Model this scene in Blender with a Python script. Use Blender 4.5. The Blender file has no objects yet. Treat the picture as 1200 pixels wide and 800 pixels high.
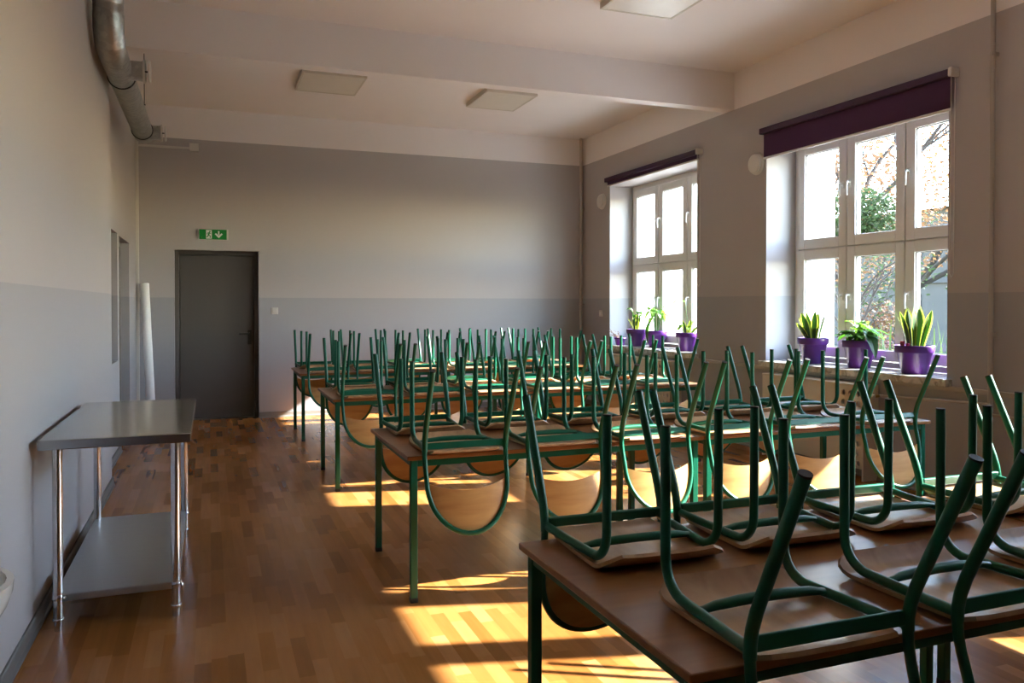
import bpy, bmesh, math, random
from mathutils import Vector, Matrix
PI = math.pi
sc = bpy.context.scene
C = sc.collection
random.seed(7)

# ------------------------------------------------------------------ materials
def new_mat(name):
    m = bpy.data.materials.new(name); m.use_nodes = True
    nt = m.node_tree; nt.nodes.clear()
    out = nt.nodes.new('ShaderNodeOutputMaterial')
    b = nt.nodes.new('ShaderNodeBsdfPrincipled')
    nt.links.new(b.outputs[0], out.inputs[0])
    return m, nt, b, out

def N(nt, kind, **kw):
    n = nt.nodes.new(kind)
    for k, v in kw.items(): setattr(n, k, v)
    return n

def noise_var(nt, b, col, scale=6, amt=.06, vec=None, detail=3):
    """base colour with a faint procedural variation"""
    tc = N(nt, 'ShaderNodeTexCoord'); no = N(nt, 'ShaderNodeTexNoise')
    no.inputs['Scale'].default_value = scale; no.inputs['Detail'].default_value = detail
    nt.links.new(tc.outputs['Object'], no.inputs['Vector'])
    mx = N(nt, 'ShaderNodeMix', data_type='RGBA')
    nt.links.new(no.outputs[0], mx.inputs[0])
    mx.inputs[6].default_value = tuple(c * (1 - amt) for c in col) + (1,)
    mx.inputs[7].default_value = tuple(min(1, c * (1 + amt)) for c in col) + (1,)
    nt.links.new(mx.outputs[2], b.inputs['Base Color'])

def simple(name, col, rough=.5, metal=0., amt=.05, scale=8, coat=0., spec=.5):
    m, nt, b, o = new_mat(name)
    noise_var(nt, b, col, scale, amt)
    b.inputs['Roughness'].default_value = rough
    b.inputs['Metallic'].default_value = metal
    b.inputs['Coat Weight'].default_value = coat
    b.inputs['Coat Roughness'].default_value = .12
    b.inputs['Specular IOR Level'].default_value = spec
    return m

UP = (.455, .425, .42); LOW = (.360, .352, .372); WHITE = (.84, .795, .78)
def wall_paint():
    m, nt, b, o = new_mat('painted_plaster')
    g = N(nt, 'ShaderNodeNewGeometry'); s = N(nt, 'ShaderNodeSeparateXYZ')
    nt.links.new(g.outputs['Position'], s.inputs[0])
    def step(z):
        k = N(nt, 'ShaderNodeMath', operation='GREATER_THAN'); k.inputs[1].default_value = z
        nt.links.new(s.outputs[2], k.inputs[0]); return k
    def mix(f, a, c):
        x = N(nt, 'ShaderNodeMix', data_type='RGBA'); nt.links.new(f.outputs[0], x.inputs[0])
        for i, q in ((6, a), (7, c)):
            if isinstance(q, tuple): x.inputs[i].default_value = q + (1,)
            else: nt.links.new(q.outputs[2], x.inputs[i])
        return x
    a = mix(step(1.588), LOW, UP); a = mix(step(3.609), a, WHITE)
    nt.links.new(a.outputs[2], b.inputs['Base Color'])
    no = N(nt, 'ShaderNodeTexNoise'); no.inputs['Scale'].default_value = 2.2; no.inputs['Detail'].default_value = 4
    nt.links.new(g.outputs['Position'], no.inputs['Vector'])
    bp = N(nt, 'ShaderNodeBump'); bp.inputs['Strength'].default_value = .12; bp.inputs['Distance'].default_value = .02
    nt.links.new(no.outputs[0], bp.inputs['Height']); nt.links.new(bp.outputs[0], b.inputs['Normal'])
    b.inputs['Roughness'].default_value = .55
    return m

def floor_mat():
    m, nt, b, o = new_mat('laminate_floor')
    g = N(nt, 'ShaderNodeNewGeometry')
    sx = N(nt, 'ShaderNodeSeparateXYZ'); nt.links.new(g.outputs['Position'], sx.inputs[0])
    def mth(op, a, c=None):
        k = N(nt, 'ShaderNodeMath', operation=op)
        for q, v in enumerate((a, c)):
            if v is None: continue
            if isinstance(v, (int, float)): k.inputs[q].default_value = v
            else: nt.links.new(v, k.inputs[q])
        return k.outputs[0]
    u = mth('DIVIDE', sx.outputs[0], .066); row = mth('FLOOR', u)
    w1 = N(nt, 'ShaderNodeTexWhiteNoise', noise_dimensions='1D'); nt.links.new(row, w1.inputs['W'])
    v = mth('ADD', mth('DIVIDE', sx.outputs[1], .40), mth('MULTIPLY', w1.outputs[0], 7.)); colm = mth('FLOOR', v)
    cmb = N(nt, 'ShaderNodeCombineXYZ'); nt.links.new(row, cmb.inputs[0]); nt.links.new(colm, cmb.inputs[1])
    w2 = N(nt, 'ShaderNodeTexWhiteNoise', noise_dimensions='2D'); nt.links.new(cmb.outputs[0], w2.inputs['Vector'])
    br = N(nt, 'ShaderNodeValToRGB'); e = br.color_ramp.elements
    e[0].color = (.205, .075, .016, 1); e[1].color = (.365, .167, .058, 1); e.new(.30).color = (.280, .111, .027, 1); e.new(.75).color = (.325, .140, .040, 1)
    nt.links.new(w2.outputs[0], br.inputs[0])
    mp2 = N(nt, 'ShaderNodeMapping'); mp2.inputs['Scale'].default_value = (34, 2.5, 1)
    nt.links.new(g.outputs['Position'], mp2.inputs[0])
    no = N(nt, 'ShaderNodeTexNoise'); no.inputs['Scale'].default_value = 1.; no.inputs['Detail'].default_value = 5
    nt.links.new(mp2.outputs[0], no.inputs['Vector'])
    mx = N(nt, 'ShaderNodeMix', data_type='RGBA', blend_type='MULTIPLY'); mx.inputs[0].default_value = 1
    cr = N(nt, 'ShaderNodeValToRGB'); cr.color_ramp.elements[0].color = (.90, .89, .87, 1); cr.color_ramp.elements[1].color = (1.06, 1.06, 1.06, 1)
    cr.color_ramp.elements[0].position = .3; cr.color_ramp.elements[1].position = .7
    nt.links.new(no.outputs[0], cr.inputs[0])
    nt.links.new(br.outputs[0], mx.inputs[6]); nt.links.new(cr.outputs[0], mx.inputs[7])
    nt.links.new(mx.outputs[2], b.inputs['Base Color'])
    b.inputs['Roughness'].default_value = .27
    b.inputs['Specular IOR Level'].default_value = .27
    return m

def wood(name, dark, light, axis=0, scale=9., rough=.35, coat=0., stretch=.09):
    m, nt, b, o = new_mat(name)
    tc = N(nt, 'ShaderNodeTexCoord'); mp = N(nt, 'ShaderNodeMapping')
    s = [scale] * 3; s[axis] = scale * stretch; mp.inputs['Scale'].default_value = s
    nt.links.new(tc.outputs['Object'], mp.inputs[0])
    no = N(nt, 'ShaderNodeTexNoise'); no.inputs['Scale'].default_value = 2.; no.inputs['Detail'].default_value = 6; no.inputs['Distortion'].default_value = .8
    nt.links.new(mp.outputs[0], no.inputs['Vector'])
    cr = N(nt, 'ShaderNodeValToRGB'); cr.color_ramp.elements[0].color = dark + (1,); cr.color_ramp.elements[1].color = light + (1,)
    cr.color_ramp.elements[0].position = .35; cr.color_ramp.elements[1].position = .65
    nt.links.new(no.outputs[0], cr.inputs[0]); nt.links.new(cr.outputs[0], b.inputs['Base Color'])
    b.inputs['Roughness'].default_value = rough; b.inputs['Coat Weight'].default_value = coat; b.inputs['Coat Roughness'].default_value = .15
    return m

def steel_mat(name, col, rough, scale=(3, 220, 3)):
    m, nt, b, o = new_mat(name)
    tc = N(nt, 'ShaderNodeTexCoord'); mp = N(nt, 'ShaderNodeMapping'); mp.inputs['Scale'].default_value = scale
    nt.links.new(tc.outputs['Object'], mp.inputs[0])
    no = N(nt, 'ShaderNodeTexNoise'); no.inputs['Scale'].default_value = 1; no.inputs['Detail'].default_value = 2
    nt.links.new(mp.outputs[0], no.inputs['Vector'])
    mr = N(nt, 'ShaderNodeMapRange'); mr.inputs[3].default_value = rough * .8; mr.inputs[4].default_value = rough * 1.25
    nt.links.new(no.outputs[0], mr.inputs[0]); nt.links.new(mr.outputs[0], b.inputs['Roughness'])
    b.inputs['Base Color'].default_value = col + (1,); b.inputs['Metallic'].default_value = 1
    return m

def glass_mat():
    m = bpy.data.materials.new('window_glass'); m.use_nodes = True
    nt = m.node_tree; nt.nodes.clear()
    out = N(nt, 'ShaderNodeOutputMaterial'); t = N(nt, 'ShaderNodeBsdfTransparent'); g = N(nt, 'ShaderNodeBsdfGlossy')
    g.inputs['Roughness'].default_value = 0.; t.inputs[0].default_value = (.96, .98, .97, 1)
    lw = N(nt, 'ShaderNodeLayerWeight'); lw.inputs[0].default_value = .5
    pw = N(nt, 'ShaderNodeMath', operation='POWER'); pw.inputs[1].default_value = 5.; nt.links.new(lw.outputs['Facing'], pw.inputs[0])
    fr = N(nt, 'ShaderNodeMath', operation='MULTIPLY_ADD'); fr.inputs[1].default_value = .9; fr.inputs[2].default_value = .03; nt.links.new(pw.outputs[0], fr.inputs[0])
    mx = N(nt, 'ShaderNodeMixShader')
    nt.links.new(fr.outputs[0], mx.inputs[0]); nt.links.new(t.outputs[0], mx.inputs[1]); nt.links.new(g.outputs[0], mx.inputs[2])
    nt.links.new(mx.outputs[0], out.inputs[0])
    return m

def leaf_mat(name, col, trans=.45, spec=.5):
    m = bpy.data.materials.new(name); m.use_nodes = True
    nt = m.node_tree; nt.nodes.clear()
    out = N(nt, 'ShaderNodeOutputMaterial'); b = N(nt, 'ShaderNodeBsdfPrincipled'); t = N(nt, 'ShaderNodeBsdfTranslucent')
    noise_var(nt, b, col, 14, .35)
    b.inputs['Roughness'].default_value = .45; b.inputs['Specular IOR Level'].default_value = spec
    t.inputs[0].default_value = (min(1, col[0] * 1.6), min(1, col[1] * 1.6), col[2] * .8, 1)
    mx = N(nt, 'ShaderNodeMixShader'); mx.inputs[0].default_value = trans
    nt.links.new(b.outputs[0], mx.inputs[1]); nt.links.new(t.outputs[0], mx.inputs[2]); nt.links.new(mx.outputs[0], out.inputs[0])
    return m

def marble_mat():
    m, nt, b, o = new_mat('marble')
    tc = N(nt, 'ShaderNodeTexCoord')
    no = N(nt, 'ShaderNodeTexNoise'); no.inputs['Scale'].default_value = 14; no.inputs['Detail'].default_value = 8; no.inputs['Distortion'].default_value = 1.2
    nt.links.new(tc.outputs['Object'], no.inputs['Vector'])
    cr = N(nt, 'ShaderNodeValToRGB'); e = cr.color_ramp.elements
    e[0].position = .33; e[0].color = (.30, .28, .25, 1); e[1].position = .6; e[1].color = (.62, .60, .56, 1)
    nt.links.new(no.outputs[0], cr.inputs[0]); nt.links.new(cr.outputs[0], b.inputs['Base Color'])
    b.inputs['Roughness'].default_value = .2
    return m

def duct_mat():
    m, nt, b, o = new_mat('galvanised_steel')
    tc = N(nt, 'ShaderNodeTexCoord'); no = N(nt, 'ShaderNodeTexVoronoi'); no.inputs['Scale'].default_value = 30
    nt.links.new(tc.outputs['Object'], no.inputs['Vector'])
    cr = N(nt, 'ShaderNodeValToRGB'); e = cr.color_ramp.elements
    e[0].color = (.34, .34, .32, 1); e[1].color = (.50, .50, .47, 1)
    nt.links.new(no.outputs['Color'], cr.inputs[0]); nt.links.new(cr.outputs[0], b.inputs['Base Color'])
    b.inputs['Metallic'].default_value = .95; b.inputs['Roughness'].default_value = .38
    return m

M = dict(
    wall=wall_paint(), floor=floor_mat(),
    white=simple('white_paint', WHITE, .6, amt=.02, scale=2),
    top=wood('beech_laminate', (.215, .085, .024), (.285, .122, .038), 0, 8, .30, 0, .05),
    ply=wood('beech_plywood', (.37, .205, .095), (.50, .300, .150), 1, 7, .35, .1, .12),
    plyback=wood('beech_plywood_back', (.50, .265, .085), (.64, .375, .135), 0, 7, .33, .15, .15),
    green=simple('green_enamel', (.002, .098, .050), .36, amt=.04, spec=.35),
    rubber=simple('black_rubber', (.012, .014, .014), .6),
    steel=steel_mat('brushed_steel', (.44, .45, .455), .15), leg_steel=steel_mat('polished_steel', (.62, .62, .62), .14, (2, 2, 20)),
    shelf_steel=steel_mat('satin_steel', (.42, .44, .46), .38),
    duct=duct_mat(), black=simple('black_plastic', (.012, .012, .012), .4),
    doorm=simple('grey_door_enamel', (.098, .088, .080), .42, amt=.05, scale=3),
    door2=simple('brown_grey_door', (.17, .15, .13), .5), niche=simple('dark_niche', (.14, .14, .125), .6),
    base=simple('grey_baseboard', (.125, .13, .135), .45), base2=simple('grey_beige_baseboard', (.20, .185, .165), .45),
    pvc=simple('white_pvc', (.80, .79, .76), .3, amt=.01), seal=simple('grey_gasket', (.16, .15, .13), .6),
    handle=simple('white_handle', (.82, .82, .80), .25), glass=glass_mat(), marble=marble_mat(),
    purple=simple('purple_blind_fabric', (.058, .013, .066), .75, amt=.06, scale=60), purple2=simple('purple_blind_box', (.042, .010, .046), .5),
    pot=simple('purple_plastic', (.085, .016, .175), .3, amt=.03), soil=simple('potting_soil', (.03, .02, .013), .9, amt=.4, scale=60),
    pink=simple('red_plastic', (.5, .02, .10), .35),
    plate=simple('white_plastic', (.66, .64, .60), .35), lampw=simple('lamp_diffuser', (.70, .66, .58), .35), lampf=simple('lamp_frame', (.60, .55, .47), .4),
    pipe=simple('painted_pipe', (.40, .365, .33), .4), cream=simple('cream_enamel', (.66, .60, .50), .5), brass=simple('brass', (.5, .36, .15), .3, 1.),
    signg=simple('sign_green', (.0, .23, .035), .4), signw=simple('sign_white', (.80, .82, .78), .4), signbox=simple('sign_case', (.55, .55, .52), .4),
    paper=simple('white_roll', (.78, .78, .78), .4), ceramic=simple('white_ceramic', (.78, .78, .76), .12),
    leafd=leaf_mat('leaf_dark', (.016, .055, .010), .15), leafy=leaf_mat('leaf_yellow', (.36, .40, .075), .35), leafg=leaf_mat('leaf_green', (.04, .13, .018), .35),
    leafl=leaf_mat('leaf_light', (.12, .25, .04), .4), twig=simple('dry_twig', (.20, .14, .11), .8),
    bark=simple('bark', (.022, .017, .015), .9, amt=.3, scale=20),
    autumn=leaf_mat('autumn_leaf', (.20, .105, .058), .3, .05), ever=leaf_mat('evergreen_leaf', (.030, .050, .018), .2, .05), beech=leaf_mat('brown_hedge_leaf', (.105, .058, .036), .2, .05),
    grassm=leaf_mat('tall_grass', (.04, .07, .025), .25, .1),
    render=simple('white_render', (.84, .82, .78), .8, amt=.03, scale=3), greyb=simple('grey_render', (.048, .045, .043), .85, amt=.15, scale=2),
    greyd=simple('grey_ledge', (.022, .022, .026), .7), winb=simple('dark_window', (.01, .012, .016), .15), roof=simple('red_tile', (.07, .035, .03), .8, amt=.25, scale=12),
    bounce_slab=simple('pale_bounce_slab', (.56, .52, .47), .85, amt=.08, scale=3),  # pale tone for the added slab that reflects sun indoors
    lawn=simple('lawn', (.075, .10, .04), .9, amt=.35, scale=5), flower=simple('white_petals', (.8, .8, .76), .6),
)

# ------------------------------------------------------------------ mesh helpers
class MB:
    def __init__(s): s.v = []; s.f = []; s.mi = []; s.sm = []
    def add(s, vs, fs, mi=0, smooth=False):
        o = len(s.v); s.v += [tuple(p) for p in vs]
        for f in fs: s.f.append(tuple(i + o for i in f)); s.mi.append(mi); s.sm.append(smooth)
        return s
    def box(s, x0, x1, y0, y1, z0, z1, mi=0, bev=0., mat=None):
        if bev <= 0:
            vs = [(x, y, z) for x in (x0, x1) for y in (y0, y1) for z in (z0, z1)]
            fs = [(0, 1, 3, 2), (4, 6, 7, 5), (0, 4, 5, 1), (2, 3, 7, 6), (0, 2, 6, 4), (1, 5, 7, 3)]
        else:
            bm = bmesh.new(); bmesh.ops.create_cube(bm, size=1)
            for v in bm.verts:
                v.co = ((x0 + x1) / 2 + v.co.x * (x1 - x0), (y0 + y1) / 2 + v.co.y * (y1 - y0), (z0 + z1) / 2 + v.co.z * (z1 - z0))
            bmesh.ops.bevel(bm, geom=bm.edges[:], offset=bev, segments=2, affect='EDGES', profile=.5)
            bm.verts.index_update()
            vs = [v.co.copy() for v in bm.verts]; fs = [tuple(v.index for v in f.verts) for f in bm.faces]; bm.free()
        if mat is not None: vs = [mat @ Vector(p) for p in vs]
        return s.add(vs, fs, mi)
    def tube(s, pts, r, n=12, mi=0, caps=True, flat=None):
        pts = [Vector(p) for p in pts]; m = len(pts)
        R = r if isinstance(r, (list, tuple)) else [r] * m
        tg = [((pts[min(i + 1, m - 1)] - pts[max(i - 1, 0)]).normalized()) for i in range(m)]
        up = Vector((0, 0, 1)) if abs(tg[0].z) < .9 else Vector((1, 0, 0))
        a = tg[0].cross(up).normalized(); vs = []
        for i in range(m):
            if i: 
                q = tg[i - 1].rotation_difference(tg[i]); a = (q @ a).normalized()
            b = tg[i].cross(a)
            fl = flat[i] if flat else 1.
            for k in range(n):
                t = 2 * PI * k / n
                vs.append(pts[i] + a * (R[i] * math.cos(t)) + b * (R[i] * fl * math.sin(t)))
        fs = [(i * n + k, i * n + (k + 1) % n, (i + 1) * n + (k + 1) % n, (i + 1) * n + k) for i in range(m - 1) for k in range(n)]
        s.add(vs, fs, mi, True)
        if caps:
            s.add(vs[:n], [tuple(range(n - 1, -1, -1))], mi); s.add(vs[-n:], [tuple(range(n))], mi)
        return s
    def cyl(s, a, b, r, n=20, mi=0, r2=None): return s.tube([a, b], [r, r if r2 is None else r2], n, mi)
    def lathe(s, prof, n=32, mi=0, c=(0, 0, 0), axis='z', smooth=True):
        vs = []
        for r, z in prof:
            for k in range(n):
                t = 2 * PI * k / n; p = (r * math.cos(t), r * math.sin(t), z)
                if axis == 'x': p = (p[2], p[0], p[1])
                vs.append((p[0] + c[0], p[1] + c[1], p[2] + c[2]))
        m = len(prof)
        fs = [(i * n + k, i * n + (k + 1) % n, (i + 1) * n + (k + 1) % n, (i + 1) * n + k) for i in range(m - 1) for k in range(n)]
        return s.add(vs, fs, mi, smooth)
    def grid(s, fn, nu, nv, mi=0, thick=0., smooth=True):
        P = [[Vector(fn(i / nu, j / nv)) for j in range(nv + 1)] for i in range(nu + 1)]
        idx = lambda i, j: i * (nv + 1) + j
        flat = [p for row in P for p in row]
        fs = [(idx(i, j), idx(i + 1, j), idx(i + 1, j + 1), idx(i, j + 1)) for i in range(nu) for j in range(nv)]
        if thick == 0: return s.add(flat, fs, mi, smooth)
        nr = []
        for i in range(nu + 1):
            for j in range(nv + 1):
                du = P[min(i + 1, nu)][j] - P[max(i - 1, 0)][j]; dv = P[i][min(j + 1, nv)] - P[i][max(j - 1, 0)]
                q = du.cross(dv)
                nr.append(q.normalized() if q.length > 1e-12 else Vector((0, 0, 1)))
        back = [p - q * thick for p, q in zip(flat, nr)]
        s.add(flat, fs, mi, smooth); s.add(back, [tuple(reversed(f)) for f in fs], mi, smooth)
        rim = [idx(i, 0) for i in range(nu)] + [idx(nu, j) for j in range(nv)] + [idx(i, nv) for i in range(nu, 0, -1)] + [idx(0, j) for j in range(nv, 0, -1)]
        L = len(rim); vs = [flat[k] for k in rim] + [back[k] for k in rim]
        s.add(vs, [(k, k + L, (k + 1) % L + L, (k + 1) % L) for k in range(L)], mi, False)
        return s
    def prism(s, poly, x0, x1, axis='x', mi=0):
        def P(a, b, h): return {'x': (h, a, b), 'y': (a, h, b), 'z': (a, b, h)}[axis]
        n = len(poly); vs = [P(a, b, x0) for a, b in poly] + [P(a, b, x1) for a, b in poly]
        return s.add(vs, [tuple(range(n)), tuple(range(2 * n - 1, n - 1, -1))] + [(i, (i + 1) % n, n + (i + 1) % n, n + i) for i in range(n)], mi)
    def build(s, name, mats, parent=None, loc=None):
        me = bpy.data.meshes.new(name); me.from_pydata(s.v, [], s.f)
        for m in (mats if isinstance(mats, (list, tuple)) else [mats]): me.materials.append(m)
        me.polygons.foreach_set('material_index', s.mi); me.polygons.foreach_set('use_smooth', s.sm)
        bm = bmesh.new(); bm.from_mesh(me); bmesh.ops.recalc_face_normals(bm, faces=bm.faces[:]); bm.to_mesh(me); bm.free()
        me.update()
        o = bpy.data.objects.new(name, me); C.objects.link(o)
        if parent: o.parent = parent
        if loc: o.location = loc
        return o

def tag(o, label, cat, group=None, kind=None):
    o['label'] = label; o['category'] = cat
    if group: o['group'] = group
    if kind: o['kind'] = kind
    return o
def thing(name, label, cat, loc=(0, 0, 0), rotz=0, group=None):
    o = bpy.data.objects.new(name, None); C.objects.link(o); o.empty_display_size = .1
    o.location = loc; o.rotation_euler = (0, 0, rotz)
    return tag(o, label, cat, group)
def struct(o): o['kind'] = 'structure'; return o
def holder(name, loc=(0, 0, 0)):
    o = bpy.data.objects.new(name, None); C.objects.link(o); o.location = loc; o['kind'] = 'structure'; return o
def dup(root, loc, rotz, label, group=None):
    def cp(o, parent):
        c = o.copy(); C.objects.link(c); c.parent = parent
        for ch in [x for x in bpy.data.objects if x.parent == o]: cp(ch, c)
        return c
    r = cp(root, None); r.location = loc; r.rotation_euler = (0, 0, rotz); r['label'] = label
    if group: r['group'] = group
    return r

# ------------------------------------------------------------------ room
XR, XO, XLN, XLF, YB, ZC, ZB = 5.33, 5.90, -.76, -.857, 10.97, 4.01, 3.609
YF = -3.4
WIN = [(4.54, 6.68), (7.92, 10.08), (1.30, 3.43)]
Z0, Z1 = .90, 3.18
struct(MB().box(-1.4, XO, YF - .3, YB + .5, -.12, 0).build('floor', M['floor']))
struct(MB().box(-1.4, XO, YF - .3, YB + .5, ZC, ZC + .2).build('ceiling', M['white']))
struct(MB().box(-1.4, XR, 7.222, 7.37, ZB, ZC).build('ceiling_beam', M['white']))
w = MB().box(XR, XO, YF - .3, YB + .5, 0, Z0 - .03).box(XR, XO, YF - .3, YB + .5, Z1, ZC)
ys = sorted(WIN); edge = YF - .3
for a, b in ys: w.box(XR, XO, edge, a, Z0 - .03, Z1); edge = b
w.box(XR, XO, edge, YB + .5, Z0 - .03, Z1)
struct(w.build('wall_right', M['wall']))
DX0, DX1, DZ = -.417, .607, 2.20
w = MB().box(-1.4, DX0, YB, YB + .4, 0, ZC).box(DX1, XR, YB, YB + .4, 0, ZC).box(DX0, DX1, YB, YB + .4, DZ, ZC).box(DX0, DX1, YB + .3, YB + .4, 0, DZ)
struct(w.build('wall_back', M['wall']))
w = MB().box(-1.4, XLN, YF - .3, 7.30, 0, ZC)
H = (8.28, 8.80, .94, 2.21); D2 = (8.97, 10.05, 0, 2.20)
w.box(-1.4, XLF, 7.30, H[0], 0, ZC).box(-1.4, XLF, H[0], H[1], 0, H[2]).box(-1.4, XLF, H[0], H[1], H[3], ZC)
w.box(-1.4, XLF, H[1], D2[0], 0, ZC).box(-1.4, XLF, D2[0], D2[1], D2[3], ZC).box(-1.4, XLF, D2[1], YB, 0, ZC)
w.box(-1.4, XLF - .25, H[0], D2[1], 0, 2.3)
struct(w.build('wall_left', M['wall']))
struct(MB().box(-1.4, XR, YF - .3, YF, 0, ZC).build('wall_front', M['wall']))
# baseboards
def basebd(name, pts, side, m):
    (xa, ya), (xb, yb) = pts; d = Vector((xb - xa, yb - ya, 0)); L = d.length; d.normalize(); n = Vector((-d.y, d.x, 0)) * side
    prof = [(0, 0), (.022, 0), (.022, .012), (.014, .022), (.013, .068), (.008, .076), (0, .076)]
    vs = []
    for t in (0, L):
        for a, z in prof: vs.append(Vector((xa, ya, 0)) + d * t + n * a + Vector((0, 0, z)))
    k = len(prof)
    return struct(MB().add(vs, [tuple(range(k)), tuple(range(2 * k - 1, k - 1, -1))] + [(i, (i + 1) % k, k + (i + 1) % k, k + i) for i in range(k)]).build(name, m))
basebd('baseboard_left', ((XLN, YF), (XLN, 7.30)), -1, M['base'])
basebd('baseboard_left_recess', ((XLF, 7.30), (XLF, D2[0])), -1, M['base'])
basebd('baseboard_left_corner', ((XLF, D2[1]), (XLF, YB)), -1, M['base'])
basebd('baseboard_back', ((DX1, YB), (XR, YB)), -1, M['base2'])
basebd('baseboard_right', ((XR, YF), (XR, YB)), 1, M['base2'])
# cable trunking
struct(MB().box(XLF, XLF + .035, YB - .025, YB, 0, ZB, bev=.003).build('trim_1', M['plate']))
struct(MB().box(XR - .028, XR, YF, YB, .835, .872, bev=.004).build('trim_2', M['pipe']))

# grey exit door in the back wall
d = holder('door_1', (DX0, YB, 0))
W = DX1 - DX0
MB().box(.055, W - .055, .15, .20, .012, DZ - .055, bev=.004).build('door_leaf', M['doorm'], d)
MB().box(0, .05, .12, .24, 0, DZ, bev=.003).box(W - .05, W, .12, .24, 0, DZ, bev=.003).box(.05, W - .05, .12, .24, DZ - .05, DZ, bev=.003).box(.05, W - .05, .10, .24, 0, .010).build('door_frame', M['doorm'], d)
h = MB().box(W - .135, W - .085, .138, .150, .97, 1.16, bev=.004).cyl((W - .11, .150, 1.115), (W - .11, .09, 1.115), .011)
h.tube([(W - .11, .095, 1.115), (W - .16, .088, 1.115), (W - .245, .088, 1.112)], .011, 10).cyl((W - .11, .132, 1.015), (W - .11, .14, 1.015), .012)
h.build('door_handle', M['black'], d)
# side door and hatch in the left wall
d = holder('door_2', (XLF - .25, D2[0], 0))
MB().box(.06, .10, .05, D2[1] - D2[0] - .05, .01, 2.15, bev=.004).build('door_leaf', M['door2'], d)
MB().box(0, .16, 0, .05, 0, 2.20).box(0, .16, D2[1] - D2[0] - .05, D2[1] - D2[0], 0, 2.20).box(0, .16, .05, D2[1] - D2[0] - .05, 2.15, 2.20).build('door_frame', M['door2'], d)
MB().tube([(.10, .12, 1.06), (.15, .12, 1.06), (.155, .22, 1.06)], .009, 10).build('door_handle', M['black'], d)
d = holder('trim_3', (XLF - .25, H[0], H[2]))
MB().box(.10, .13, 0, H[1] - H[0], 0, H[3] - H[2], bev=.004).build('hatch_panel', M['niche'], d)

# ------------------------------------------------------------------ windows
XG = 5.70
def make_window(n, y0, y1):
    w = holder('window_%d' % n, (XG, y0, Z0)); L = y1 - y0; Ht = Z1 - Z0; zt = 2.055 - Z0
    f = MB().box(0, .08, 0, .05, .03, Ht).box(0, .08, L - .05, L, .03, Ht).box(0, .08, .05, L - .05, .03, .08).box(0, .08, .05, L - .05, Ht - .06, Ht)
    f.box(.01, .07, .05, L - .05, zt - .022, zt + .022)
    mu = [.05 + (L - .10) * k / 3 for k in range(4)]
    for k in (1, 2): f.box(.01, .07, mu[k] - .02, mu[k] + .02, .08, Ht - .06)
    f.build('window_frame', M['pvc'], w)
    for k in range(3):
        for (za, zb) in ((.08, zt), (zt, Ht - .06)):
            a, b = mu[k] + .006, mu[k + 1] - .006; za2, zb2 = za + .006, zb - .006; t = .098
            s = MB()
            for q in ((a, a + t, za2, zb2), (b - t, b, za2, zb2), (a + t, b - t, za2, za2 + t), (a + t, b - t, zb2 - t, zb2)):
                s.box(-.022, .05, q[0], q[1], q[2], q[3], bev=.005)
            sash = s.build('sash', M['pvc'], w)
            MB().box(.012, .024, a + t - .006, b - t + .006, za2 + t - .006, zb2 - t + .006).build('pane', M['glass'], sash)
            g = MB()
            for q in ((a + t - .002, a + t + .006, za2 + t, zb2 - t), (b - t - .006, b - t + .002, za2 + t, zb2 - t), (a + t, b - t, za2 + t - .002, za2 + t + .006), (a + t, b - t, zb2 - t - .006, zb2 - t + .002)):
                g.box(-.006, .010, q[0], q[1], q[2], q[3])
            g.build('gasket', M['seal'], sash)
            # lever handle on the sash stile (far sash opens towards the middle one)
            hy = a + .04 if k == 2 else (b - .04 if k == 1 else a + .04)
            if k == 0: hy = b - .04
            if k == 1: hy = b - .04
            zz = (za2 + zb2) / 2 + .06
            hd = MB().box(-.032, -.022, hy - .014, hy + .014, zz - .035, zz + .035, bev=.004)
            hd.tube([(-.03, hy, zz + .012), (-.055, hy, zz + .014), (-.068, hy, zz + .002), (-.070, hy, zz - .05), (-.068, hy, zz - .115)], [.011, .011, .011, .010, .008], 10)
            hd.build('handle', M['handle'], sash)
    MB().box(XR - .065 - XG, .0, -.045, L + .045, -.035, .025, bev=.006).build('window_sill', M['marble'], w)
    MB().box(.08, .34, -.03, L + .03, -.03, .01).build('outer_sill', M['greyd'], w)
    return w
for i, (a, b) in enumerate(WIN): make_window(i + 1, a, b)

def blind(y0, y1, zb, label):
    t = thing('roller_blind', label, 'blind', (XR, y0, 3.285), 0, 'purple roller blinds')
    L = y1 - y0
    MB().box(-.085, -.004, .03, L, -.055, .005, bev=.008).build('cassette', M['purple2'], t)
    MB().box(-.045, -.041, .035, L - .03, zb - 3.285 + .018, -.05).build('fabric', M['purple'], t)
    MB().box(-.052, -.036, .032, L - .028, zb - 3.285, zb - 3.285 + .022, bev=.004).build('bottom_bar', M['plate'], t)
    MB().box(-.09, 0, -.005, .03, -.058, .012, bev=.01).build('end_bracket', M['plate'], t)
    c = MB()
    for dx in (-.03, -.07): c.tube([(dx, .012, -.05), (dx, .012, -1.55)], .0035, 6)
    c.tube([(-.03, .012, -1.55), (-.05, .012, -1.575), (-.07, .012, -1.55)], .0035, 6)
    c.build('bead_chain', M['plate'], t)
blind(4.45, 6.70, 2.975, 'half lowered purple roller blind over the window with the snake plants')
blind(7.80, 10.10, 3.165, 'rolled up purple roller blind over the window nearest the far corner')
# unseen nearer windows keep their blinds up, out of the frame

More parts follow.
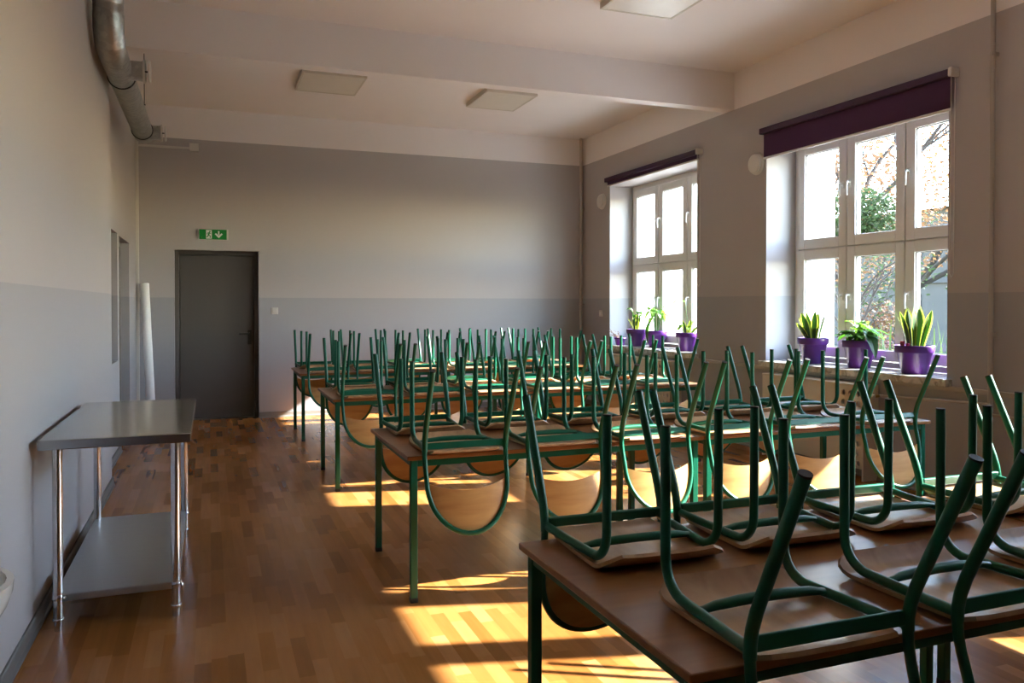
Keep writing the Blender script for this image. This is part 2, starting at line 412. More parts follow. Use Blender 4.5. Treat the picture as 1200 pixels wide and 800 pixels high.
# radiators behind perforated covers under the two visible windows
def radiator(y0, y1, label):
    t = thing('radiator_cover', label, 'radiator', (XR - .17, y0, 0), 0, 'radiator covers under the windows')
    L = y1 - y0; z0, z1 = .10, .80
    m = MB(); cell = .085; nc = 3; nr = int((z1 - z0) / cell)
    y_h = nc * cell
    for cx in range(nc):
        for rz in range(nr):
            a, c = cx * cell, z0 + rz * cell; o = []; q = []
            sq = [(1, 0), (1, 1), (0, 1), (-1, 1), (-1, 0), (-1, -1), (0, -1), (1, -1)]
            for k in range(8):
                q.append((0, a + cell / 2 + sq[k][0] * cell / 2, c + cell / 2 + sq[k][1] * cell / 2))
                an = k * PI / 4; o.append((0, a + cell / 2 + .026 * math.cos(an), c + cell / 2 + .026 * math.sin(an)))
            o2 = [(.016, p[1], p[2]) for p in o]
            m.add(q + o + o2, [(k, (k + 1) % 8, 8 + (k + 1) % 8, 8 + k) for k in range(8)] + [(8 + k, 8 + (k + 1) % 8, 16 + (k + 1) % 8, 16 + k) for k in range(8)])
    zt = z0 + nr * cell
    m.box(0, .016, y_h, L, z0, zt).box(0, .016, 0, L, zt, z1)
    m.build('front_panel', M['cream'], t)
    MB().box(0, .165, -.016, 0, 0, z1).build('side_panel', M['cream'], t); MB().box(0, .165, L, L + .016, 0, z1).build('side_panel', M['cream'], t)
    MB().box(-.005, .165, -.018, L + .018, z1, z1 + .016, bev=.003).build('top_panel', M['cream'], t)
    r = MB(); k = 0
    while .06 + k * .08 < L - .08: r.box(.07, .14, .06 + k * .08, .125 + k * .08, .15, .70, bev=.01); k += 1
    r.build('radiator', M['plate'], t)
radiator(5.22, 6.50, 'cream perforated radiator cover below the window with the snake plants')
radiator(8.24, 9.90, 'cream perforated radiator cover below the window in the far corner')

def pipe(name, pts, r, label, clips=()):
    t = thing(name, label, 'pipe', pts[0]); p0 = Vector(pts[0])
    MB().tube([Vector(p) - p0 for p in pts], r, 12).build('tube', M['pipe'], t)
    for c in clips:
        c = Vector(c) - p0
        MB().box(c.x - r - .004, c.x + .05, c.y - .012, c.y + .012, c.z - .014, c.z + .014, bev=.003).build('clip', M['pipe'], t)
    return t
pipe('heating_pipe', [(5.275, 4.13, 0), (5.275, 4.13, 2), (5.275, 4.13, ZC)], .017, 'vertical painted heating pipe on the right wall beside the near window', [(5.275, 4.13, 1.28), (5.275, 4.13, 3.3)])
pipe('heating_pipe', [(5.285, 4.13, .775), (5.285, 4.7, .75), (5.285, 5.2, .728)], .011, 'thin painted pipe from the riser to the near radiator cover')
pipe('heating_pipe', [(5.285, 4.12, .70), (5.285, 2.5, .69), (5.285, YF, .66)], .011, 'thin painted pipe running right from the riser along the wall')
pipe('heating_pipe', [(5.27, 10.90, 0), (5.27, 10.90, 2), (5.27, 10.90, ZC)], .022, 'vertical painted heating pipe in the far right corner', [(5.27, 10.90, 1.5), (5.27, 10.90, 2.95)])
v = thing('radiator_valve', 'small brass radiator valve on the thin pipe under the near window', 'valve', (5.27, 5.15, .728))
MB().cyl((0, 0, 0), (-.05, 0, 0), .013).build('body', M['brass'], v); MB().lathe([(0, -.09), (.016, -.088), (.018, -.05), (0, -.048)], 14, axis='x').build('knob', M['plate'], v)

for (y, z, lb) in ((6.83, 2.96, 'round white wall vent left of the half lowered blind'), (10.31, 2.99, 'round white wall vent in the far corner beside the rolled up blind')):
    t = thing('wall_vent', lb, 'vent', (XR, y, z), 0, 'round wall vents')
    MB().lathe([(.0, -.022), (.10, -.022), (.112, -.015), (.115, 0)], 32, axis='x').build('rim', M['plate'], t)
    MB().lathe([(0, -.05), (.075, -.05), (.098, -.042), (.102, -.034), (0, -.034)], 32, axis='x').build('disc', M['plate'], t)
t = thing('thermostat', 'small white square thermostat box on the right wall near the far corner', 'switch', (XR, 10.33, 1.37))
MB().box(-.022, 0, -.045, .045, -.045, .045, bev=.006).build('case', M['plate'], t); MB().box(-.028, -.022, -.02, .02, -.02, .02, bev=.003).build('button', M['signw'], t)

# ------------------------------------------------------------------ ceiling lights
for k, (x0, x1, y0, y1, lb) in enumerate(((.93, 1.615, 8.66, 9.44, 'flat square ceiling light left of the pair beyond the beam'), (3.0, 3.63, 8.68, 9.48, 'flat square ceiling light right of the pair beyond the beam'), (3.05, 3.735, 5.20, 5.95, 'flat square ceiling light in front of the beam at the top edge'))):
    t = thing('ceiling_light', lb, 'ceiling light', (x0, y0, 3.955), 0, 'flat ceiling lights'); a, b = x1 - x0, y1 - y0
    MB().box(0, a, 0, .018, 0, .055).box(0, a, b - .018, b, 0, .055).box(0, .018, .018, b - .018, 0, .055).box(a - .018, a, .018, b - .018, 0, .055).build('frame', M['lampf'], t)
    MB().box(.018, a - .018, .018, b - .018, .004, .012).build('diffuser', M['lampw'], t)

# ------------------------------------------------------------------ back wall bits
t = thing('exit_sign', 'green emergency exit sign with running figure and arrow above the grey door', 'sign', (.047, YB, 2.40))
MB().box(-.185, .185, -.035, 0, -.068, .068, bev=.005).build('case', M['signbox'], t)
MB().box(-.165, .165, -.038, -.034, -.064, .064).build('green_panel', M['signg'], t)
y = -.0405
ar = MB().box(.06, .078, y, -.0375, -.005, .045)
ar.prism([(.02, .005), (.036, .018), (.069, -.015), (.102, .018), (.118, .005), (.069, -.046)], y, -.0375, 'y')
ar.build('arrow', M['signw'], t)
dr = MB().box(-.085, -.015, y, -.0375, -.056, .056).build('door_symbol', M['signw'], t)
yy = -.0425
fg = MB(); fg.cyl((-.038, yy, .036), (-.038, -.040, .036), .009, 12)
def limb(a, b, wd):
    a = Vector((a[0], a[1])); b = Vector((b[0], b[1])); n = Vector((-(b - a).y, (b - a).x)).normalized() * wd / 2
    fg.prism([tuple(a + n), tuple(b + n), tuple(b - n), tuple(a - n)], yy, -.040, 'y')
for q in (((-.043, .026), (-.055, -.008), .016), ((-.055, -.006), (-.032, -.022), .010), ((-.033, -.02), (-.036, -.046), .009), ((-.056, -.006), (-.063, -.028), .010), ((-.062, -.027), (-.08, -.034), .009), ((-.043, .022), (-.024, .006), .007), ((-.045, .022), (-.066, .018), .007), ((-.066, .018), (-.07, .0), .007)): limb(*q)
fg.build('running_figure', M['signg'], dr)
MB().cyl((-.135, -.0375, -.04), (-.135, -.041, -.04), .006, 10).build('indicator', M['leafl'], t)
t = thing('light_switch', 'white light switch on the back wall right of the grey door', 'switch', (.807, YB, 1.415))
MB().box(-.045, .045, -.012, 0, -.045, .045, bev=.005).build('plate', M['plate'], t); MB().box(-.03, .03, -.018, -.012, -.03, .03, bev=.003).build('rocker', M['plate'], t)
t = thing('junction_box', 'small white junction box high on the back wall left of centre', 'box', (-.175, YB, 3.505))
MB().box(-.055, .055, -.045, 0, -.05, .05, bev=.006).build('case', M['plate'], t); MB().box(-.66, -.055, -.018, 0, -.028, .0, bev=.003).build('conduit', M['plate'], t)
t = thing('paper_roll', 'long white roll leaning in the far left corner beside the door', 'roll', (-.665, 10.62, 0))
MB().tube([(0, 0, 0), (-.09, .27, 1.76)], .052, 24).build('roll', M['paper'], t)
MB().tube([(-.09, .27, 1.7605), (-.0905, .2715, 1.768)], .03, 16).build('core', M['base2'], t)

# ------------------------------------------------------------------ ventilation duct
t = thing('ventilation_duct', 'galvanised round ventilation duct under the ceiling along the left wall', 'duct', (-.64, 9.2, 3.30))
def rings(m, a, b, r, step=.055):
    a = Vector(a); b = Vector(b); n = int((b - a).length / step)
    pts = []; R = []
    for i in range(n * 4 + 1):
        pts.append(a.lerp(b, i / (n * 4))); R.append(r + (.0035 if i % 4 == 1 else 0))
    return m.tube(pts, R, 28)
rings(MB(), (0, 0, 0), (0, -2.86, 0), .094).build('spiral_tube', M['duct'], t)
MB().lathe([(0, .0), (.096, .0), (.096, .10), (.099, .11), (.099, .16)], 28).build('end_cap', M['duct'], t)
cap = bpy.data.objects['end_cap']; cap.rotation_euler = (PI / 2, 0, 0); cap.location = (0, .09, 0)
MB().tube([(0, -2.80, 0), (0, -2.93, .0), (0, -3.02, .05)], .098, 28).tube([(0, -2.99, .03), (0, -3.07, .10), (0, -3.09, .20)], .100, 28).build('elbow', M['duct'], t)
MB().tube([(0, -3.09, .18), (0, -3.09, .30)], .097, 28).tube([(0, -3.09, .275), (0, -3.13, .36), (-.0, -3.20, .43)], .100, 28).tube([(0, -3.17, .41), (0, -3.28, .46), (0, -3.42, .46)], .099, 28).build('elbow', M['duct'], t)
rings(MB(), (0, -3.40, .46), (0, -5.4, .46), .096).build('spiral_tube', M['duct'], t)
for yy in (-.06, -2.42):
    MB().tube([(.02, yy, 0), (.14, yy, 0), (.175, yy, 0)], [.074, .074, .077], 24).build('outlet_stub', M['duct'], t)
    MB().lathe([(.078, .170), (.088, .170), (.091, .187), (.076, .187)], 28, axis='x', c=(0, yy, 0)).build('outlet_ring', M['plate'], t)
    MB().lathe([(0, .208), (.080, .208), (.086, .216), (.080, .224), (0, .226)], 28, axis='x', c=(0, yy, 0)).build('valve_disc', M['plate'], t)
    MB().cyl((.16, yy, 0), (.21, yy, 0), .006, 8).build('spindle', M['black'], t)
for yy in (-.17, -2.22):
    b = MB().lathe([(.097, -.008), (.105, -.008), (.105, .008), (.097, .008)], 28).build('clamp_band', M['black'], t)
    b.rotation_euler = (PI / 2, 0, 0); b.location = (0, yy, 0)
MB().cyl((.10, -1.3, 0), (.10, -1.3, .70), .004, 6).cyl((.08, -1.3, 0), (.11, -1.3, 0), .005, 6).build('hanger_rod', M['black'], t)

# ------------------------------------------------------------------ steel work table and washbasin
t = thing('steel_work_table', 'stainless steel work table with lower shelf against the left wall', 'table', (-.727, 4.08, 0))
a, b, zt = .64, 1.50, .887
tp = MB().box(0, a, 0, b, zt - .045, zt, bev=.004).build('tabletop', M['steel'], t)
for x in (.07, a - .07):
    for y in (.06, b - .06):
        lg = MB().cyl((x, y, .05), (x, y, zt - .045), .0215, 24).build('leg', M['leg_steel'], t)
        MB().cyl((x, y, 0), (x, y, .052), .0175, 20).lathe([(.0215, .045), (.024, .047), (.024, .056), (.0215, .058)], 24, c=(x, y, 0)).build('foot', M['leg_steel'], lg)
        MB().lathe([(.0215, .142), (.025, .145), (.025, .165), (.0215, .168)], 24, c=(x, y, 0)).cyl((x + .024, y - .012, .155), (x + .03, y - .02, .155), .006, 8).build('collar', M['leg_steel'], lg)
MB().box(.055, a - .055, .045, b - .045, .135, .17, bev=.005).build('shelf', M['shelf_steel'], t)
t = thing('washbasin', 'white ceramic washbasin on the left wall at the left edge', 'washbasin', (XLN, 1.88, .77))
def bas(u, v, r0=1., dz=0.):
    an = -PI / 2 + PI * u
    k = math.sin(v * PI / 2) ** .6
    return (.38 * r0 * k * math.cos(an) + .0, .25 * r0 * k * math.sin(an), .16 * (1 - math.cos(v * PI / 2)) + dz)
MB().grid(bas, 24, 10, thick=.014).build('bowl', M['ceramic'], t)
MB().box(0, .03, -.25, .25, .06, .19, bev=.01).build('back_ledge', M['ceramic'], t)
MB().tube([(.02, 0, .19), (.02, 0, .27), (.06, 0, .30), (.13, 0, .28)], .011, 10).build('tap', M['leg_steel'], t)

# ------------------------------------------------------------------ tables
TZ = .743
TW, TD = 1.735, .968
def make_table(label):
    t = thing('school_table', label, 'table', (0, 0, 0), 0, 'green framed school tables')
    MB().box(0, TW, 0, TD, TZ - .022, TZ, bev=.004).build('tabletop', M['top'], t)
    s = .036; o = .022
    for x in (o, TW - o - s):
        for y in (o, TD - o - s):
            l = MB().box(x, x + s, y, y + s, .022, TZ - .022, bev=.004).build('leg', M['green'], t)
            MB().box(x - .001, x + s + .001, y - .001, y + s + .001, 0, .024, bev=.003).build('foot', M['rubber'], l)
    h0, h1 = TZ - .058, TZ - .022
    MB().box(o + s, TW - o - s, o + .004, o + .032, h0, h1, bev=.002).build('frame_rail', M['green'], t)
    MB().box(o + s, TW - o - s, TD - o - .032, TD - o - .004, h0, h1, bev=.002).build('frame_rail', M['green'], t)
    for x in (o + .004, TW - o - .032): MB().box(x, x + .028, o + s, TD - o - s, h0, h1, bev=.002).build('frame_rail', M['green'], t)
    return t
ROWS = [('nearest row', 1.377), ('second row', 3.862), ('third row', 6.402), ('farthest row', 8.90)]
TX = [('aisle-side', .915), ('window-side', 2.662)]
table0 = None
for rn, y in ROWS:
    for cn, x in TX:
        lb = 'green framed beech school table, %s table of the %s, chairs upturned on it' % (cn, rn)
        if table0 is None: table0 = make_table(lb); table0.location = (x, y, 0)
        else: dup(table0, (x, y, 0), 0, lb)

# ------------------------------------------------------------------ upturned chairs (origin on the table top under the back tubes, +y to the seat front)
def back_y(x, z):
    return -.030 - .20 * (-.12 - z) - .040 * max(0., 1 - (x / .212) ** 2) * min(1., max(0., (-.02 - z) / .1))
def make_chair(label):
    t = thing('school_chair', label, 'chair', (0, 0, 0), 0, 'upturned school chairs')
    r1, r2 = .0145, .0133
    # seat (lies face down): waterfall front edge curls up
    def seat(u, v):
        y = -.012 + .435 * v; k = max(0, (v - .80) / .20); kb = max(0, (.10 - v) / .10)
        cw = .203 if v < .88 else .203 - .055 * ((v - .88) / .12) ** 2.2
        cw -= .02 * kb ** 2 + .012 * (1 - min(1, v / .5))
        x = (u * 2 - 1) * cw
        z = .013 + .040 * k ** 1.8 + .010 * kb ** 2 + .004 * (abs(u * 2 - 1) ** 4)
        return (x, y - .012 * k ** 3, z)
    MB().grid(seat, 16, 24, thick=.011).build('seat', M['ply'], t)
    for s in (-1, 1):
        # rear leg, raking back towards the backrest side
        l = MB().tube([(s * .215, 0, .02), (s * .215, -.001, .05), (s * .2155, -.008, .085), (s * .2155, -.022, .125), (s * .216, -.04, .165), (s * .218, -.166, .437)], r1, 14).build('leg', M['green'], t)
        MB().tube([(s * .218, -.1655, .436), (s * .2181, -.1675, .441)], r1 * .99, 14).build('foot_cap', M['rubber'], l)
        # front leg with its bend into the side rail
        pts = [(s * .183, .387, .445), (s * .183, .385, .115)]
        for k in range(1, 8):
            a = k / 8 * PI / 2; pts.append((s * .183, .385 - .085 * (1 - math.cos(a)), .115 - .085 * math.sin(a)))
        l = MB().tube(pts, r2, 14).build('leg', M['green'], t)
        MB().tube([(s * .183, .387, .444), (s * .183, .387, .449)], r2 * .99, 14).build('foot_cap', M['rubber'], l)
        MB().tube([pts[-1], (s * .183, .300, .030), (s * .186, .27, .030), (s * .2, .09, .032), (s * .208, .005, .035)], r2, 14).build('side_rail', M['green'], t)
    pts = [(.215, 0, .022), (.215, -.002, -.01), (.214, -.010, -.05), (.213, -.022, -.09), (.212, -.030, -.12)]
    for k in range(1, 24):
        a = PI * k / 24; x = .212 * math.cos(a); z = -.12 - .252 * math.sin(a) ** .95
        pts.append((x, back_y(x, z), z))
    pts += [(-p[0], p[1], p[2]) for p in reversed(pts[:5])]
    MB().tube(pts, .0125, 14).build('back_frame', M['green'], t)
    def back(u, v):
        a = PI * (.035 + .93 * u); x = .203 * math.cos(a); zb = -.12 - .242 * math.sin(a) ** .95
        ztop = -.132 - .034 * (1 - (x / .203) ** 2)
        ztop = max(ztop, zb + .001)
        z = ztop + (zb - ztop) * v
        return (x, back_y(x, z) + .005, z)
    MB().grid(back, 28, 8, thick=.009).build('backrest', M['plyback'], t)
    m = Matrix.Translation((0, .003, .048)) @ Matrix.Rotation(math.radians(-17), 4, 'X')
    MB().box(-.205, .205, -.007, .007, -.017, .017, bev=.004, mat=m).build('rear_rail', M['green'], t)
    cb = [(-.19, .228, .034), (-.172, .229, .035), (-.14, .231, .039), (-.07, .233, .042), (0, .234, .043), (.07, .233, .042), (.14, .231, .039), (.172, .229, .035), (.19, .228, .034)]
    MB().tube(cb, [.0135] * 9, 12, flat=[.55, .6, .85, 1, 1, 1, .85, .6, .55]).build('crossbar', M['green'], t)
    return t
POSN = {0: 'aisle end', 1: 'middle', 2: 'window end'}
chair0 = None
NEAR = {0: [1.262, 1.845, 2.40], 1: [1.212, 1.765, 2.318, 2.88, 3.45, 4.02], 2: [1.20, 1.76, 2.30, 2.88, 3.42, 3.98], 3: [1.22, 1.75, 2.32, 2.90, 3.44, 4.0]}
FAR = {0: [1.232, 1.733, 2.262, 2.852, 3.44, 4.0], 1: [1.20, 1.74, 2.29, 2.87, 3.43, 4.0], 2: [1.215, 1.77, 2.31, 2.90, 3.46, 4.01], 3: [1.19, 1.75, 2.30, 2.87, 3.45, 3.99]}
for r, (rn, y) in enumerate(ROWS):
    for side, xs in (('near', NEAR[r]), ('far', FAR[r])):
        for i, x in enumerate(xs):
            lb = 'upturned green chair, %s edge of the %s, %s table, %s of three' % (side, rn, 'aisle-side' if i < 3 else 'window-side', POSN[i % 3])
            rz = (0 if side == 'near' else PI) + math.radians(random.uniform(-1.5, 1.5))
            yy = y - .017 + random.uniform(-.004, 0) if side == 'near' else y + TD + .017 + random.uniform(0, .004)
            if chair0 is None: chair0 = make_chair(lb); c = chair0; c.location = (x, yy, TZ); c.rotation_euler = (0, 0, rz)
            else: dup(chair0, (x, yy, TZ), rz, lb)

# ------------------------------------------------------------------ plants on the sills
def leaf(m, base, tip, mid_off, w, mi=0, mi_edge=None, n=10, fold=.15, prof=None, side=None):
    base, tip = Vector(base), Vector(tip); mid = (base + tip) / 2 + Vector(mid_off)
    d = (tip - base).normalized()
    sd = Vector(side) if side else d.cross(Vector((0, 0, 1)))
    if sd.length < .05: sd = Vector((1, 0, 0))
    sd.normalize(); nn = sd.cross(d)
    prof = prof or (lambda t: math.sin(PI * min(1, t ** .8 * .97 + .02)) ** .8)
    cols = [-1, -.72, 0, .72, 1]; vs = []
    for i in range(n + 1):
        t = i / n; p = base * (1 - t) ** 2 + mid * 2 * t * (1 - t) + tip * t * t
        hw = w / 2 * max(.01, prof(t))
        for c in cols: vs.append(p + sd * (hw * c) + nn * (abs(c) * hw * fold))
    for i in range(n):
        for c in range(4):
            k = i * 5 + c
            m.add([vs[k], vs[k + 1], vs[k + 6], vs[k + 5]], [(0, 1, 2, 3)], (mi_edge if (mi_edge is not None and c in (0, 3)) else mi), True)
    return m
def pot(t, r=.155, h=.245, saucer=False):
    MB().lathe([(0, 0), (r * .62, 0), (r * .66, .008), (r * .90, h * .74), (r * .99, h * .75), (r, h * .76), (r * 1.03, h - .006), (r * 1.02, h), (r * .95, h), (r * .90, h * .80), (r * .86, h * .78)], 36).build('pot', M['pot'], t)
    MB().lathe([(0, h * .86), (r * .5, h * .865), (r * .9, h * .85)], 24).build('soil', M['soil'], t)
SZ = .926
rnd = random.Random(3)
def snake(t, h, n, spread, hp, w=.06):
    for k in range(n):
        an = 2 * PI * k / n + rnd.uniform(-.3, .3); rr = .05 if k % 3 else .02
        hh = h * rnd.uniform(.6, 1.0) if k % 3 else h * rnd.uniform(.88, 1.02)
        b = (rr * math.cos(an), rr * math.sin(an), hp * .84); sp = spread * rnd.uniform(.5, 1.1) * (1 if k % 3 else .4)
        tip = (b[0] + sp * math.cos(an), b[1] + sp * math.sin(an), hp * .84 + hh)
        tw = rnd.uniform(0, PI)
        m = MB(); leaf(m, b, tip, (-sp * .25 * math.cos(an), -sp * .25 * math.sin(an), 0), w * rnd.uniform(.85, 1.15), 0, 1, 12, .12,
             lambda q: (.55 + .45 * min(1, q * 2)) * (1 if q < .6 else max(.02, 1 - ((q - .6) / .4) ** 2)), (math.cos(tw), math.sin(tw), 0))
        m.build('leaf', [M['leafd'], M['leafy']], t)
def broad(t, n, h, reach, w, hp, mats, droop=.4, start=0.):
    for k in range(n):
        an = 2 * PI * k / n + rnd.uniform(-.4, .4) + start; re = reach * rnd.uniform(.45, 1.05); hh = h * rnd.uniform(.55, 1.05)
        b = Vector((.02 * math.cos(an), .02 * math.sin(an), hp * .84)); j = Vector((re * .45 * math.cos(an), re * .45 * math.sin(an), hp * .84 + hh * .8))
        tip = (re * 1.25 * math.cos(an), re * 1.25 * math.sin(an), hp * .84 + hh * (1 - droop * rnd.uniform(.2, 1.4)))
        m = MB().tube([b, (b + j) / 2 + Vector((0, 0, hh * .12)), j], [.004, .0035, .003], 6, 1)
        leaf(m, j, tip, (0, 0, hh * .22), w * rnd.uniform(.75, 1.15), 0, None, 10, .25)
        m.build('leaf', mats, t)
t = thing('potted_plant', 'variegated snake plant in a purple pot, far end of the near sill', 'plant', (5.49, 6.18, SZ), 0, 'pot plants on the window sills')
pot(t, .143, .25); snake(t, .30, 9, .13, .25, .066)
t = thing('potted_plant', 'low bushy white flowering plant in purple pot, middle of the near sill', 'plant', (5.50, 5.60, SZ), 0, 'pot plants on the window sills')
pot(t, .146, .25); broad(t, 34, .15, .20, .085, .25, [M['leafg'], M['leafg']], .6); broad(t, 12, .22, .12, .09, .25, [M['leafl'], M['leafg']], .2)
m = MB(); leaf(m, (.02, -.06, .33), (-.03, -.22, .10), (-.05, -.06, .10), .11, 0, None, 12, .2); m.build('leaf', [M['leafd']], t); m = MB(); leaf(m, (0, -.02, .24), (.0, -.07, .42), (0, .03, .05), .10, 0, None, 10, .2); m.build('leaf', [M['leafd']], t)
m = MB()
for k in range(16):
    an = rnd.uniform(0, 6.28); q = (.07 * math.cos(an), .02 + .09 * math.sin(an), .25 * .84 + .14 + rnd.uniform(-.02, .03))
    for p in range(5): leaf(m, q, (q[0] + .014 * math.cos(p * 1.257), q[1] + .014 * math.sin(p * 1.257), q[2] + .006), (0, 0, .003), .012, n=3)
m.build('blossom', M['flower'], t)
t = thing('potted_plant', 'tall variegated snake plant in a purple pot, near end of the near sill', 'plant', (5.47, 4.97, SZ), 0, 'pot plants on the window sills')
pot(t, .150, .235); snake(t, .38, 10, .10, .235, .088)
MB().box(-.10, -.085, .02, .055, .19, .27, bev=.003).box(-.10, -.086, -.03, .0, .19, .255, bev=.003).build('plant_tag', M['pink'], t)
t = thing('potted_plant', 'broad leaved plant in a purple pot, far end of the far sill', 'plant', (5.50, 9.62, SZ), 0, 'pot plants on the window sills')
pot(t, .135, .235); snake(t, .26, 7, .10, .235, .06); broad(t, 9, .33, .12, .085, .235, [M['leafg'], M['leafg']], .2)
t = thing('potted_plant', 'tall arching leafy plant in a purple pot, middle of the far sill', 'plant', (5.55, 9.18, SZ), 0, 'pot plants on the window sills')
pot(t, .145, .225); broad(t, 13, .44, .17, .10, .225, [M['leafl'], M['leafg']], .55)
m = MB(); leaf(m, (-.09, -.02, .36), (-.14, -.02, .06), (-.06, 0, .06), .09, 0, None, 12, .2); m.build('leaf', [M['leafg']], t)
t = thing('potted_plant', 'small leafy plant with one long arching leaf, near end of far sill', 'plant', (5.48, 8.36, SZ), 0, 'pot plants on the window sills')
pot(t, .130, .23); snake(t, .20, 8, .12, .23, .05); broad(t, 8, .18, .16, .06, .23, [M['leafl'], M['leafg']], .5)
m = MB().tube([(0, 0, .2), (.02, .02, .42), (.02, .06, .60)], [.004, .003, .003], 6, 1); leaf(m, (.02, .06, .60), (.0, .36, .55), (0, 0, .10), .06, 0, None, 10, .2)
m.build('leaf', [M['leafl'], M['leafg']], t)
t = thing('potted_plant', 'small spindly dry twig plant in the far corner of far sill', 'plant', (5.40, 9.90, SZ), 0, 'pot plants on the window sills')
MB().lathe([(0, 0), (.055, 0), (.075, .085), (.082, .087), (.085, .11), (.078, .11), (.07, .09)], 24).build('pot', M['pot'], t)
MB().lathe([(0, .088), (.072, .086)], 20).build('soil', M['soil'], t)
m = MB()
for k in range(12):
    an = rnd.uniform(0, 6.28); q = Vector((0, 0, .085)); pts = [q]; l = rnd.uniform(.05, .075)
    if math.cos(an) > .0 or math.sin(an) > .5: an = PI + rnd.uniform(-.9, .9)
    for j in range(4): q = q + Vector((l * .7 * math.cos(an), l * .5 * math.sin(an), rnd.uniform(.0, .055))); an += rnd.uniform(-.4, .4); pts.append(q)
    m.tube(pts, [.004, .0035, .003, .0025, .002], 5)
    for j in (2, 3, 4): leaf(m, pts[j], pts[j] + Vector((rnd.uniform(-.03, .0), rnd.uniform(-.02, .02), rnd.uniform(-.02, .02))), (0, 0, .006), .016, 1, n=3)
m.build('twigs', [M['twig'], M['beech']], t)

# ------------------------------------------------------------------ outside
struct(MB().box(XO, 90, -60, 90, -.9, -.6).build('ground', M['lawn']))
struct(MB().box(XO, 12.5, -40, 11.35, -.6, -.57).build('bounce_slab', M['bounce_slab']))  # added pale ground slab, bounces sunlight through the windows onto the ceiling
b = thing('building', 'sunlit white rendered wing of the building right outside the windows', 'building', (XO, 11.35, -.6))
MB().box(0, 4.66, 0, 6, 0, 9.2).build('wall', M['render'], b)
MB().box(-.1, 4.72, -.10, 6.3, 9.2, 9.45).build('eaves', M['greyd'], b)
b = thing('building', 'low grey rendered building seen behind the trees outside the window', 'building', (30, 2, -.6))
MB().box(0, 9, 0, 60, 0, 6.3).build('wall', M['greyb'], b)
MB().box(-.15, .0, 0, 60, 3.05, 3.35).build('ledge', M['greyd'], b)
rf = MB(); rf.prism([(-.5, 6.3), (9.5, 6.3), (4.5, 7.0)], -.3, 60.3, 'y'); rf.build('roof', M['roof'], b)
for yy in (13.5, 17.3, 21.1, 24.9, 28.7, 32.5):
    for z in (1.0, 4.1):
        fr = MB().box(-.05, .0, yy, yy + 1.3, z, z + 1.55).build('window', M['greyd'], b)
        MB().box(-.06, -.05, yy + .08, yy + .62, z + .08, z + 1.47).box(-.06, -.05, yy + .68, yy + 1.22, z + .08, z + 1.47).build('pane', M['winb'], fr)
def tree(name, label, x, y, h, crown_r, nleaf, lsize, lm, trunk=.16, crown=3, cat='tree', seed=1, cro=None):
    R = random.Random(seed); t = thing(name, label, cat, (x, y, -.6))
    m = MB(); tips = []
    def grow(p, d, l, r, depth):
        pts = [p]; q = p; dd = d
        for k in range(4):
            dd = (dd + Vector((R.uniform(-.22, .22), R.uniform(-.22, .22), R.uniform(-.08, .16)))).normalized(); q = q + dd * l / 4; pts.append(q)
        m.tube(pts, [r * (1 - .11 * k) for k in range(5)], 6 if depth else 9)
        if depth >= 4: tips.extend(pts[1:]); return
        if depth >= 2: tips.extend(pts[2:])
        for k in range(3 if depth else 6):
            an = R.uniform(0, 6.28); s = R.uniform(.5, 1.0)
            nd = (dd * .75 + Vector((math.cos(an) * s, math.sin(an) * s, R.uniform(-.1, .45)))).normalized()
            grow(pts[R.choice((2, 3, 4))] if depth else pts[R.choice((2, 3, 4))], nd, l * R.uniform(.6, .78), r * .45, depth + 1)
    grow(Vector((0, 0, 0)), Vector((0, 0, 1)), h * .48, trunk, 0)
    m.build('trunk', M['bark'], t)
    f = MB()
    rx, rz, cz = cro or (h * .33, h * .30, h * .56)
    for k in range(nleaf):
        if k % 5 < crown:
            u = Vector((R.gauss(0, 1), R.gauss(0, 1), R.gauss(0, 1))).normalized() * R.random() ** .45
            p = Vector((u.x * rx, u.y * rx, cz + u.z * rz))
        else: p = R.choice(tips) + Vector((R.gauss(0, 1), R.gauss(0, 1), R.gauss(0, 1))) * (crown_r)
        a = Vector((R.gauss(0, 1), R.gauss(0, 1), R.gauss(0, 1))).normalized(); c = a.orthogonal().normalized(); s = lsize * R.uniform(.6, 1.3)
        f.add([p - a * s, p + c * s * .5, p + a * s, p - c * s * .5], [(0, 1, 2, 3)])
    f.build('foliage', lm, t); return t
tree('autumn_tree', 'autumn tree with sparse orange leaves seen through the middle panes', 15.4, 16.1, 9.0, .32, 17000, .06, M['autumn'], .15, seed=4)
tree('autumn_tree', 'bare branched autumn tree beyond the right hand window panes', 19.4, 18.1, 11.0, .36, 9500, .08, M['autumn'], .15, seed=9)
def bush(name, label, x, y, rx, ry, h, n, ls, lm, z0=-.6, seed=2, cat='bush'):
    R = random.Random(seed); t = thing(name, label, cat, (x, y, z0)); f = MB(); s = MB()
    for k in range(7):
        an = k * .9; s.tube([(0, 0, 0), (rx * .4 * math.cos(an), ry * .4 * math.sin(an), h * .5), (rx * .7 * math.cos(an), ry * .7 * math.sin(an), h * .8)], [.03, .02, .008], 6)
    s.build('stem', M['bark'], t)
    for k in range(n):
        u = Vector((R.gauss(0, 1), R.gauss(0, 1), R.gauss(0, 1))).normalized() * R.uniform(.55, 1.0)
        p = Vector((u.x * rx, u.y * ry, h * .5 + u.z * h * .5))
        a = Vector((R.gauss(0, 1), R.gauss(0, 1), R.gauss(0, 1))).normalized(); c = a.orthogonal().normalized(); q = ls * R.uniform(.6, 1.3)
        f.add([p - a * q, p + c * q * .5, p + a * q, p - c * q * .5], [(0, 1, 2, 3)])
    f.build('foliage', lm, t); return t
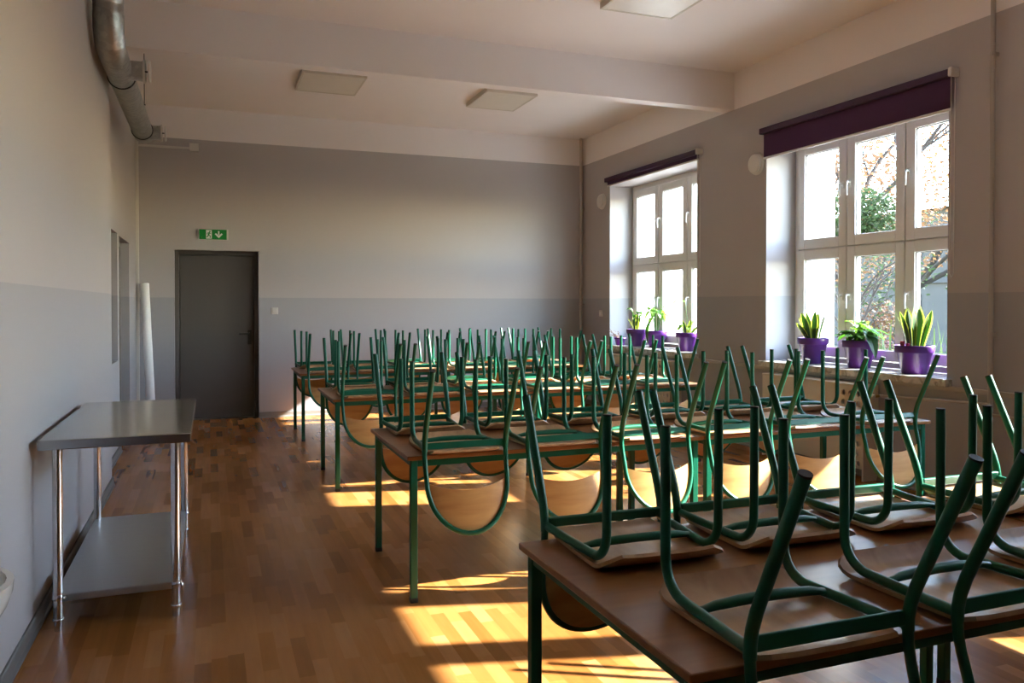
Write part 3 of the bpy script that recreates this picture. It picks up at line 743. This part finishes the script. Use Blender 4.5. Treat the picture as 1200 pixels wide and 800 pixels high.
tree('evergreen_tree', 'dark evergreen tree in front of the grey building outside', 12.25, 12.45, 3.9, .16, 6500, .05, M['ever'], .07, crown=4, seed=12, cro=(.80, .72, 3.75))
bush('rounded_bush', 'rounded brown bush outside the middle lower pane', 13.5, 13.1, .75, .7, 2.25, 4200, .045, M['beech'])
def grass(label, x, y, n, seed):
    R = random.Random(seed); t = thing('grass_clump', label, 'grass', (x, y, -.6)); m = MB()
    for k in range(n):
        b = Vector((R.uniform(-.5, .5), R.uniform(-.7, .7), 0)); q = b + Vector((R.uniform(-.4, .4), R.uniform(-.4, .4), R.uniform(1.1, 1.9)))
        leaf(m, b, q, (0, 0, .15), .045, n=5)
    m.build('blades', M['grassm'], t)
grass('tall green grass clump outside the middle lower pane', 9.6, 9.0, 120, 1)
grass('tall green grass clump outside the right lower pane', 10.2, 7.2, 120, 2)

# ------------------------------------------------------------------ light
sd = Vector((1, -.26, .62)).normalized()
wd = bpy.data.worlds.new('sky'); sc.world = wd; wd.use_nodes = True
nt = wd.node_tree; nt.nodes.clear()
o = nt.nodes.new('ShaderNodeOutputWorld'); bg = nt.nodes.new('ShaderNodeBackground'); sk = nt.nodes.new('ShaderNodeTexSky')
sk.sky_type = 'NISHITA'; sk.sun_disc = False; sk.sun_elevation = math.asin(sd.z); sk.sun_rotation = math.atan2(sd.x, sd.y)
sk.dust_density = .3; sk.air_density = 1.0
bg.inputs[1].default_value = 1.25
nt.links.new(sk.outputs[0], bg.inputs[0]); nt.links.new(bg.outputs[0], o.inputs[0])
L = bpy.data.lights.new('sun', 'SUN'); L.energy = 18.0; L.angle = math.radians(.6); L.color = (1, .955, .93)
so = bpy.data.objects.new('sun', L); C.objects.link(so); so.rotation_euler = (-sd).to_track_quat('-Z', 'Y').to_euler(); so.location = (20, -5, 12)

# ------------------------------------------------------------------ camera
f, yaw, pit, cy, hh = 930.66, .3639, .0141, 369.73, 1.5
cam = bpy.data.cameras.new('camera'); co = bpy.data.objects.new('camera', cam); C.objects.link(co)
cam.sensor_fit = 'HORIZONTAL'; cam.sensor_width = 36; cam.lens = f / 1200 * 36; cam.shift_y = -(400 - cy) / 1200
cam.clip_start = .02; cam.clip_end = 500
co.location = (0, 0, hh); co.rotation_euler = (PI / 2 - pit, 0, -yaw)
sc.camera = co

sc.view_settings.view_transform = 'Standard'; sc.view_settings.look = 'None'; sc.view_settings.gamma = 1
sc.view_settings.use_curve_mapping = False; sc.view_settings.exposure = 1.72
cy_ = sc.cycles
cy_.use_denoising = True; cy_.denoising_prefilter = 'ACCURATE'; cy_.max_bounces = 12; cy_.diffuse_bounces = 6; cy_.glossy_bounces = 4; cy_.transparent_max_bounces = 16
cy_.sample_clamp_indirect = 8; cy_.caustics_reflective = False; cy_.caustics_refractive = False
